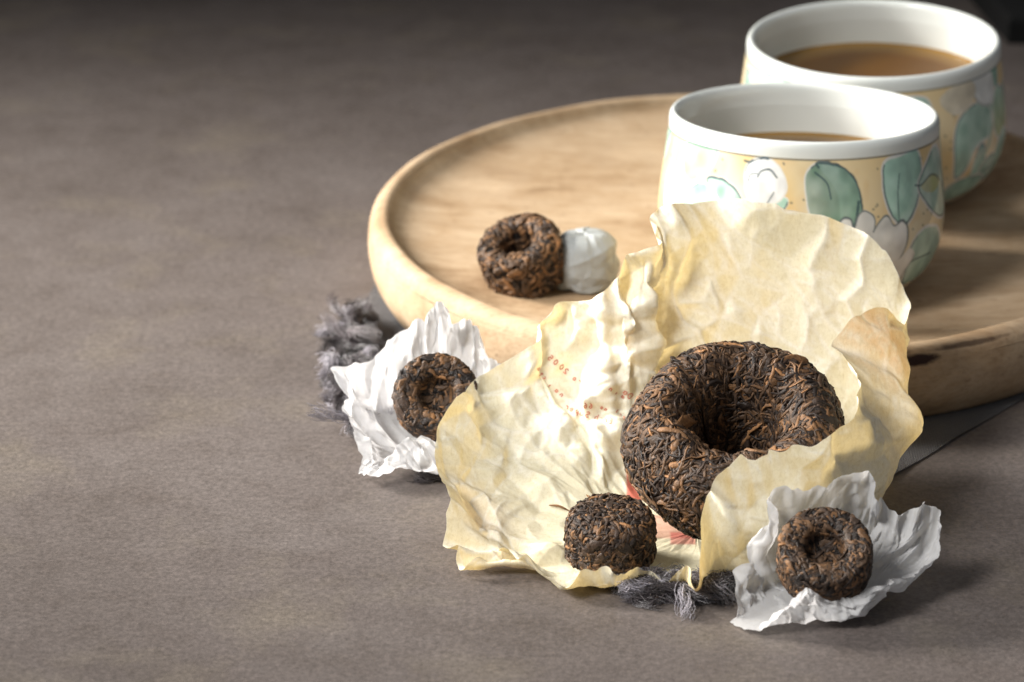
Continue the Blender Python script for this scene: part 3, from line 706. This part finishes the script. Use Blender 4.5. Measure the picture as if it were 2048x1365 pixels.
# --- faded red handwriting seen through the paper (mirrored)
bvh = BVHTree.FromPolygons([tuple(v) for v in Vy], [tuple(int(x) for x in f) for f in Fy])
GL = {'2': [[(0, .8), (.3, 1), (.6, .8), (.5, .5), (0, 0), (.65, 0)]], '0': [[(.3, 1), (.02, .6), (.1, .1), (.35, 0), (.6, .4), (.5, .9), (.3, 1)]],
      '5': [[(.6, 1), (.1, 1), (.05, .55), (.4, .6), (.6, .3), (.4, 0), (0, .08)]], 'D': [[(.05, 1), (.05, 0), (.4, .05), (.65, .5), (.4, .95), (.05, 1)]],
      'a': [[(.5, .5), (.2, .6), (.02, .3), (.2, 0), (.45, .2), (.5, .6), (.55, 0)]], 'S': [[(.6, .85), (.3, 1), (.05, .75), (.35, .5), (.6, .25), (.3, 0), (0, .12)]],
      'u': [[(.02, .6), (.08, .1), (.3, 0), (.5, .15), (.52, .6), (.56, 0)]], 'p': [[(.08, .6), (.08, -.45)], [(.08, .5), (.35, .6), (.52, .3), (.3, 0), (.08, .1)]],
      'e': [[(.05, .3), (.5, .35), (.3, .6), (.05, .35), (.15, .02), (.5, .1)]], 'r': [[(.08, .6), (.1, 0)], [(.1, .4), (.3, .6), (.5, .55)]],
      'E': [[(.55, 1), (.08, .95), (.05, .5), (.4, .5)], [(.05, .5), (.05, .02), (.55, 0)]], 'h': [[(.05, 1), (.05, 0)], [(.05, .4), (.3, .6), (.5, .4), (.5, 0)]],
      '-': [[(.1, .45), (.45, .45)]], '6': [[(.5, 1), (.1, .6), (.05, .2), (.3, 0), (.52, .25), (.3, .5), (.06, .3)]], 'm': [[(.02, .6), (.02, 0), (.05, .4), (.2, .6), (.28, .4), (.28, 0), (.3, .4), (.45, .6), (.55, .4), (.55, 0)]],
      'i': [[(.25, .6), (.25, 0)]], 'n': [[(.05, .6), (.05, 0), (.08, .4), (.3, .6), (.5, .4), (.5, 0)]], 'z': [[(.05, .6), (.5, .6), (.05, 0), (.5, 0)]], 'T': [[(0, 1), (.6, 1)], [(.3, 1), (.3, 0)]],
      'y': [[(.05, .6), (.25, .1)], [(.5, .6), (.1, -.4)]], 'l': [[(.2, 1), (.2, 0)]], 'c': [[(.5, .5), (.25, .6), (.03, .3), (.25, 0), (.5, .1)]]}
TXT = [('2005', 1131, 749, (-10.2, -9), 10), ('Da', 1259, 799, (-9, -8.5), 11), ('min', 1245, 799, (-12, -8), 9), ('66', 1183, 818, (-11, -2), 10), ('Super', 1176, 836, (-10.3, -4), 11),
       ('Er-h', 1221, 848, (-8.5, -2.5), 11), ('zcl', 1248, 840, (-8, -6), 8), ('ne', 1213, 823, (-8, -4), 8), ('cya', 1088, 760, (-6, -9), 8), ('na', 1122, 795, (-9, -8), 9), ('i', 1098, 775, (-6, -9), 10), ('ra', 1160, 768, (-10, -6), 9)]
wi = np.random.default_rng(2)
for word, sx, sy, st, size in TXT:
    VV, FF = [], []; ax = np.array(st) / np.hypot(*st); up = np.array([-ax[1], ax[0]]);
    if up[1] > 0: up = -up
    for i, chh in enumerate(word):
        o0 = np.array([sx, sy]) + np.array(st) * i + wi.normal(0, .5, 2)
        for stk in GL[chh]:
            D = catmull(stk, 9 * len(stk)) if len(stk) > 2 else np.linspace(stk[0], stk[1], 10)
            pp = o0 + (D[:, :1] * ax + D[:, 1:] * up) * size
            H = []
            for x, y in pp:
                d_ = ray(x, y); hit = bvh.ray_cast(Vector(CAM), Vector(d_).normalized())
                H.append(None if hit[0] is None else (np.array(hit[0]), np.array(hit[1])))
            prev = None
            for k in range(len(pp)):
                if H[k] is None: prev = None; continue
                P_, N_ = H[k]; N_ = N_ * np.sign(N_ @ (CAM - P_)); q = pp[min(k + 1, len(pp) - 1)] - pp[max(k - 1, 0)]
                t3 = RV * q[0] - UV * q[1]; t3 = t3 - (t3 @ N_) * N_; t3 /= np.linalg.norm(t3) + 1e-9; b3 = np.cross(N_, t3) * (.012 + .005 * wi.random())
                base = P_ + N_ * .012
                VV += [base - b3, base + b3]; cur = len(VV) - 2
                if prev is not None and np.linalg.norm(VV[prev] - VV[cur]) < .3: FF.append((prev, prev + 1, cur + 1, cur))
                prev = cur
    if FF: mesh_obj('handwriting', np.array(VV) - off, FF, M_INK, sheet)

# --- white tissue papers
def tissue(name, label, cen, E, nth, nr, seed, mids={}, sc=3.6, floor_lo=.16, amp=1.0, bulge=.12):
    cen = np.array(cen, float); cols = []
    for i, (px, py, Y, fx, fy, fz) in enumerate(E):
        e = atY(px, py, Y); f = np.array([fx, fy, fz]); d = e - f; ln = np.linalg.norm(d)
        hd = (f - cen) * [1, 1, 0]; hd /= np.linalg.norm(hd) + 1e-9
        mid = f + d * .5 + hd * ln * bulge - np.array([0, 0, ln * .06])
        if i in mids: mid = np.array(mids[i], float)
        cols.append([cen, cen * .4 + f * .6, f, mid, e])
    G = sheet_grid(cols, nth, nr)
    th = np.linspace(0, 2 * math.pi, nth, endpoint=False)[:, None] * np.ones((1, nr)); rr = np.linspace(0, 1, nr)[None] * np.ones((nth, 1))
    S, T = rr * sc * np.cos(th), rr * sc * np.sin(th); wall = np.clip((rr - .35) / .3, 0, 1)
    Nn = normals(G)
    a1, a2, a3 = (facet_noise(S, T, s_, seed + k, sc * 1.05) for k, s_ in enumerate((.8, .4, .2)))
    h = wall * (.24 * a1 + .12 * a2 + .03 * a3) + rr ** 3 * (.07 * pleats(th, seed, 9, 17, 3) + .025 * pleats(th, seed + 5, 36, 64, 2))
    h += wall * (ridges(S, T, 40, seed + 21, sc, .5, 1.6, .04, .10, .6) * .8 + ridges(S, T, 220, seed + 22, sc, .2, .7, .015, .045) * 1.1)
    G = G + Nn * (h * amp)[..., None]
    rad = (G - cen); rad /= np.linalg.norm(rad, axis=2, keepdims=True) + 1e-9
    edge = np.clip((rr - .72) / .28, 0, 1) ** 1.5
    jag = facet_noise(np.cos(th) * 3, np.sin(th) * 3, .55, seed + 9, 3.4) + .6 * facet_noise(np.cos(th) * 3, np.sin(th) * 3, .2, seed + 10, 3.4)
    G += rad * (edge * .13 * jag * amp)[..., None]
    G[..., 2] = smooth_floor(G[..., 2], floor_lo)
    base = np.array([cen[0], cen[1], 0]); r = tag(empty(name, tuple(base)), label, 'paper', 'white tissue wrappers')
    mesh_obj('sheet', G.reshape(-1, 3) - base, grid_faces(nth, nr), M_TISSUE, r, col=np.broadcast_to((.80, .80, .80), (nth * nr, 3)))
    return r
cw = np.array([-7.7, -10.9, .35])
tissue('tissue_wrapper', 'torn white tissue paper under the small tea cake at left', cw, [
 (876, 606, -9.0, -7.7, -10.1, .45), (900, 640, -9.2, -7.4, -10.1, .45), (952, 650, -9.2, -7.1, -10.2, .45), (962, 705, -9.8, -6.9, -10.4, .4), (1005, 722, -10.0, -6.8, -10.7, .35),
 (1010, 800, -10.8, -6.8, -11.1, .3), (960, 880, -12.0, -6.9, -11.6, .25), (900, 885, -12.4, -7.2, -11.9, .2), (845, 872, -12.5, -7.6, -12.0, .2), (800, 890, -12.4, -7.9, -12.0, .2),
 (765, 930, -12.6, -8.2, -11.9, .2), (728, 944, -12.4, -8.4, -11.7, .2), (718, 905, -11.9, -8.5, -11.5, .2), (692, 830, -11.2, -8.6, -11.2, .25), (700, 778, -10.8, -8.6, -11.0, .3),
 (668, 738, -10.5, -8.6, -10.7, .35), (735, 722, -10.0, -8.5, -10.5, .4), (788, 662, -9.5, -8.3, -10.3, .45), (850, 646, -9.2, -8.0, -10.2, .45)], 520, 110, 101)
cw = np.array([.25, -18.1, .16])
tissue('tissue_wrapper', 'torn white tissue paper under the small tea cake at lower right', cw, [
 (1542, 1040, -18.0, -.7, -17.9, .25), (1572, 985, -17.75, -.4, -17.6, .3), (1650, 972, -17.65, .1, -17.5, .3), (1738, 962, -17.5, .5, -17.45, .3), (1756, 1005, -17.4, .85, -17.5, .3),
 (1792, 1028, -17.3, 1.1, -17.6, .25), (1840, 1008, -17.1, 1.2, -17.8, .25), (1880, 1030, -17.3, 1.25, -17.9, .25), (1872, 1095, -17.8, 1.25, -18.2, .2), (1828, 1140, -18.2, 1.15, -18.5, .2),
 (1770, 1160, -18.9, 1.0, -18.9, .18), (1705, 1196, -19.35, .7, -19.15, .18), (1650, 1190, -19.4, .35, -19.25, .18), (1600, 1172, -19.4, 0, -19.2, .18), (1560, 1215, -19.5, -.3, -19.1, .18),
 (1505, 1268, -19.6, -.55, -18.9, .18), (1472, 1255, -19.3, -.7, -18.7, .18), (1488, 1150, -18.2, -.8, -18.3, .2), (1512, 1095, -17.8, -.8, -17.9, .2)], 520, 110, 201, bulge=.16)

# --- wrapped small cake on the tray
wl = atZ(1168, 519, 2.09)
wr = tag(empty('wrapped_tea_cake', tuple(wl)), 'small tea cake wrapped in white paper on the tray', 'tea cake')
prof = resample([(0, .68), (.30, .68), (.56, .60), (.74, .38), (.80, 0), (.79, -.38), (.70, -.62), (.4, -.66), (0, -.66)], 110)
V, F = lathe(prof, 220); a = np.arctan2(V[:, 1], V[:, 0])
nl = V / (np.linalg.norm(V, axis=1, keepdims=True) + 1e-9)
w1 = facet_noise(a * .9, V[:, 2] + np.hypot(V[:, 0], V[:, 1]) * .5, .5, 5, 3.2); w2 = facet_noise(a * .9, V[:, 2] * 1.2 + np.hypot(V[:, 0], V[:, 1]), .22, 6, 3.2)
fold = np.exp(-np.abs(V[:, 2] - .10 - .35 * np.sin(a * 1.0 + 2.0)) / .08) * .03
seam = np.clip((math.pi - np.abs(a)) / .3, 0, 1)
V = V + nl * (seam * (.05 * w1 + .035 * w2) + fold * 1.3)[:, None]
mesh_obj('paper_wrapper', V, F, M_WRAP, wr, col=np.broadcast_to((.38, .40, .40), V.shape))  # white paper painted grey, its shade put into the colour

# ------------------------------------------------------------------ dark linen cloth with frayed edges
cr = [np.array(p, float) for p in ((-10.3, -7.6), (-2.6, -18.0), (6.2, -7.0), (-9.7, 1.0))]
nu_, nv_ = 260, 260
uu, vv = np.meshgrid(np.linspace(0, 1, nu_), np.linspace(0, 1, nv_), indexing='ij')
XY = (1 - uu)[..., None] * (1 - vv)[..., None] * cr[0] + uu[..., None] * (1 - vv)[..., None] * cr[1] + (uu * vv)[..., None] * cr[2] + ((1 - uu) * vv)[..., None] * cr[3]
XY[..., 0] += .15 * np.sin(vv * 9) * (uu < .5); XY[..., 1] += .12 * np.sin(uu * 11)
rt = np.hypot(XY[..., 0], XY[..., 1]); free = np.clip((rt - 9.9) / .8, 0, 1)
zz = .03 + free * (.05 * (1 + np.sin(XY[..., 0] * 1.9 + XY[..., 1] * .7)) * .5)
leftfold = np.exp(-((XY[..., 0] + 10.0) / .6) ** 2) * np.clip((-XY[..., 1] - .5) / 2, 0, 1)
zz += free * .75 * leftfold * (.6 + .4 * np.sin(XY[..., 1] * 1.6))
V = np.stack([XY[..., 0], XY[..., 1], zz], -1).reshape(-1, 3)
cl = tag(empty('linen_cloth', (0, 0, 0)), 'dark grey linen cloth with frayed edges under the wooden tray', 'cloth')
fab = mesh_obj('fabric', V, grid_faces(nu_, nv_, False), M_CLOTH, cl)
def fringe(p0, p1, n, seed, out, length, zmax, nf=34, rb=.10):
    """tufts of frayed yarn: every tuft is a curled bundle of fibres"""
    g = np.random.default_rng(seed); VV, FF, CC = [], [], []; n0 = 0; ns, nk = 15, 3
    for i in range(n):
        f = (i + g.random()) / n; c = np.array([*(np.array(p0) * (1 - f) + np.array(p1) * f), .10 + .5 * zmax * g.random()])
        d = np.array([*out, 0.]) + g.normal(0, .45, 3); d[2] = abs(d[2]) * .9; d /= np.linalg.norm(d)
        ln = length * (.45 + .9 * g.random()); w = g.normal(0, 1, 3) * 4.2; P = [c]
        for k in range(ns - 1):
            d = d + np.cross(w, d) / ns + [0, 0, -.10 * k / ns]; d /= np.linalg.norm(d)
            q = P[-1] + d * ln / ns; q[2] = max(.05, min(q[2], zmax)); P.append(q)
        P = np.array(P); tn = np.gradient(P, axis=0); tn /= np.linalg.norm(tn, axis=1)[:, None] + 1e-9
        a = np.cross(tn, [.3, .2, .9]); a /= np.linalg.norm(a, axis=1)[:, None] + 1e-9; b = np.cross(tn, a)
        c0 = np.array([.060, .048, .051]) * np.exp(g.normal(0, .3))
        if g.random() < .16: c0 = np.array([.30, .28, .31])
        tt = np.linspace(0, 1, ns)
        for j in range(nf):
            ph, R0 = g.random() * 6.28, rb * np.sqrt(g.random()); tw = 5 * tt + ph
            flare = 1 + 1.6 * tt ** 3 * g.random()
            Q_ = P + (a * np.cos(tw)[:, None] + b * np.sin(tw)[:, None]) * (R0 * flare)[:, None] + np.cumsum(g.normal(0, .013, (ns, 3)), 0)
            Q_[:, 2] = np.maximum(Q_[:, 2], .025)
            rad = (.007 + .009 * g.random()) * np.linspace(1, .5, ns)
            for m in range(nk):
                t_ = 2 * math.pi * m / nk; VV.append(Q_ + (a * math.cos(t_) + b * math.sin(t_)) * rad[:, None])
            idx = n0 + np.arange(nk)[:, None] * ns + np.arange(ns)[None]
            for m in range(nk):
                A_, B_ = idx[m], idx[(m + 1) % nk]; FF.append(np.stack([A_[:-1], B_[:-1], B_[1:], A_[1:]], -1))
            n0 += nk * ns; CC.append(np.broadcast_to(c0 * np.exp(g.normal(0, .3)), (nk * ns, 3)))
    o = mesh_obj('fringe', np.vstack(VV), np.vstack(FF), M_THREAD, fab, col=np.vstack(CC)); o['kind'] = 'stuff'
for i, (a, b, n, out, ln, zm) in enumerate([((-9.7, -3.4), (-9.7, -5.6), 60, (-.8, -.2), 1.4, 1.0), ((-9.9, -6.7), (-9.2, -9.2), 80, (-.9, -.2), 1.7, .8), ((-9.6, -5.6), (-9.6, -7.0), 16, (-.9, -.1), .9, .6),
      ((-8.0, -11.7), (-7.0, -12.4), 18, (-.1, -.9), .7, .14), ((-4.6, -16.8), (-3.2, -17.4), 24, (-.2, -.9), .9, .22), ((-3.5, -17.7), (-1.9, -17.7), 90, (.0, -.9), 1.25, .30), ((-1.9, -17.35), (-1.35, -17.3), 22, (.0, -.9), 1.0, .25)]):
    fringe(a, b, n, 300 + i, out, ln, zm)
g = np.random.default_rng(5)
# dark slab at the far corner of the table
V = []; F = []
sl = np.array([(9.25, 20.4), (30, 19.6), (30, 34), (7.6, 34)]); ctr = sl.mean(0)
for z, k in ((.02, 1.), (.7, 1.), (.85, .99)): V += [(*(ctr + (p - ctr) * k), z) for p in sl]
for l in range(2): F += [(l * 4 + i, l * 4 + (i + 1) % 4, l * 4 + 4 + (i + 1) % 4, l * 4 + 4 + i) for i in range(4)]
F.append((8, 9, 10, 11))
o = mesh_obj('black_board', V, F, M_DARK, smooth=False); tag(o, 'black board cut off by the top right corner of the picture', 'board')

# two loose tea stems on the cream paper
for (pts, label) in (([(1172, 992, 0), (1178, 1003, .05), (1186, 1016, 0)], 'short loose tea twig above the domed small tea cake'), ([(1098, 1012, 0), (1118, 1016, .04), (1140, 1024, 0)], 'thin loose tea twig left of the domed small tea cake')):
    P = []
    for x, y, l in pts:
        hit = bvh.ray_cast(Vector(CAM), Vector(ray(x, y)).normalized()); n_ = np.array(hit[1]); n_ *= np.sign(n_ @ (CAM - np.array(hit[0]))); P.append(np.array(hit[0]) + n_ * (.03 + l))
    P = catmull(P, 14); b0 = P[0].copy(); tn = np.gradient(P, axis=0); tn /= np.linalg.norm(tn, axis=1)[:, None]; a = np.cross(tn, [0, .3, 1]); a /= np.linalg.norm(a, axis=1)[:, None]; b = np.cross(tn, a)
    A = np.linspace(0, 2 * math.pi, 6, endpoint=False); rd = .026 * np.sin(np.linspace(.35, 2.8, 14))
    V = np.stack([P + (a * math.cos(t_) + b * math.sin(t_)) * rd[:, None] for t_ in A], 0).reshape(-1, 3) - b0
    o = mesh_obj('loose_twig', V, grid_faces(6, 14), M_LEAF, col=np.broadcast_to((.20, .10, .04), V.shape)); o.location = Vector(b0) * U
    tag(o, label, 'twig', 'loose tea twigs')
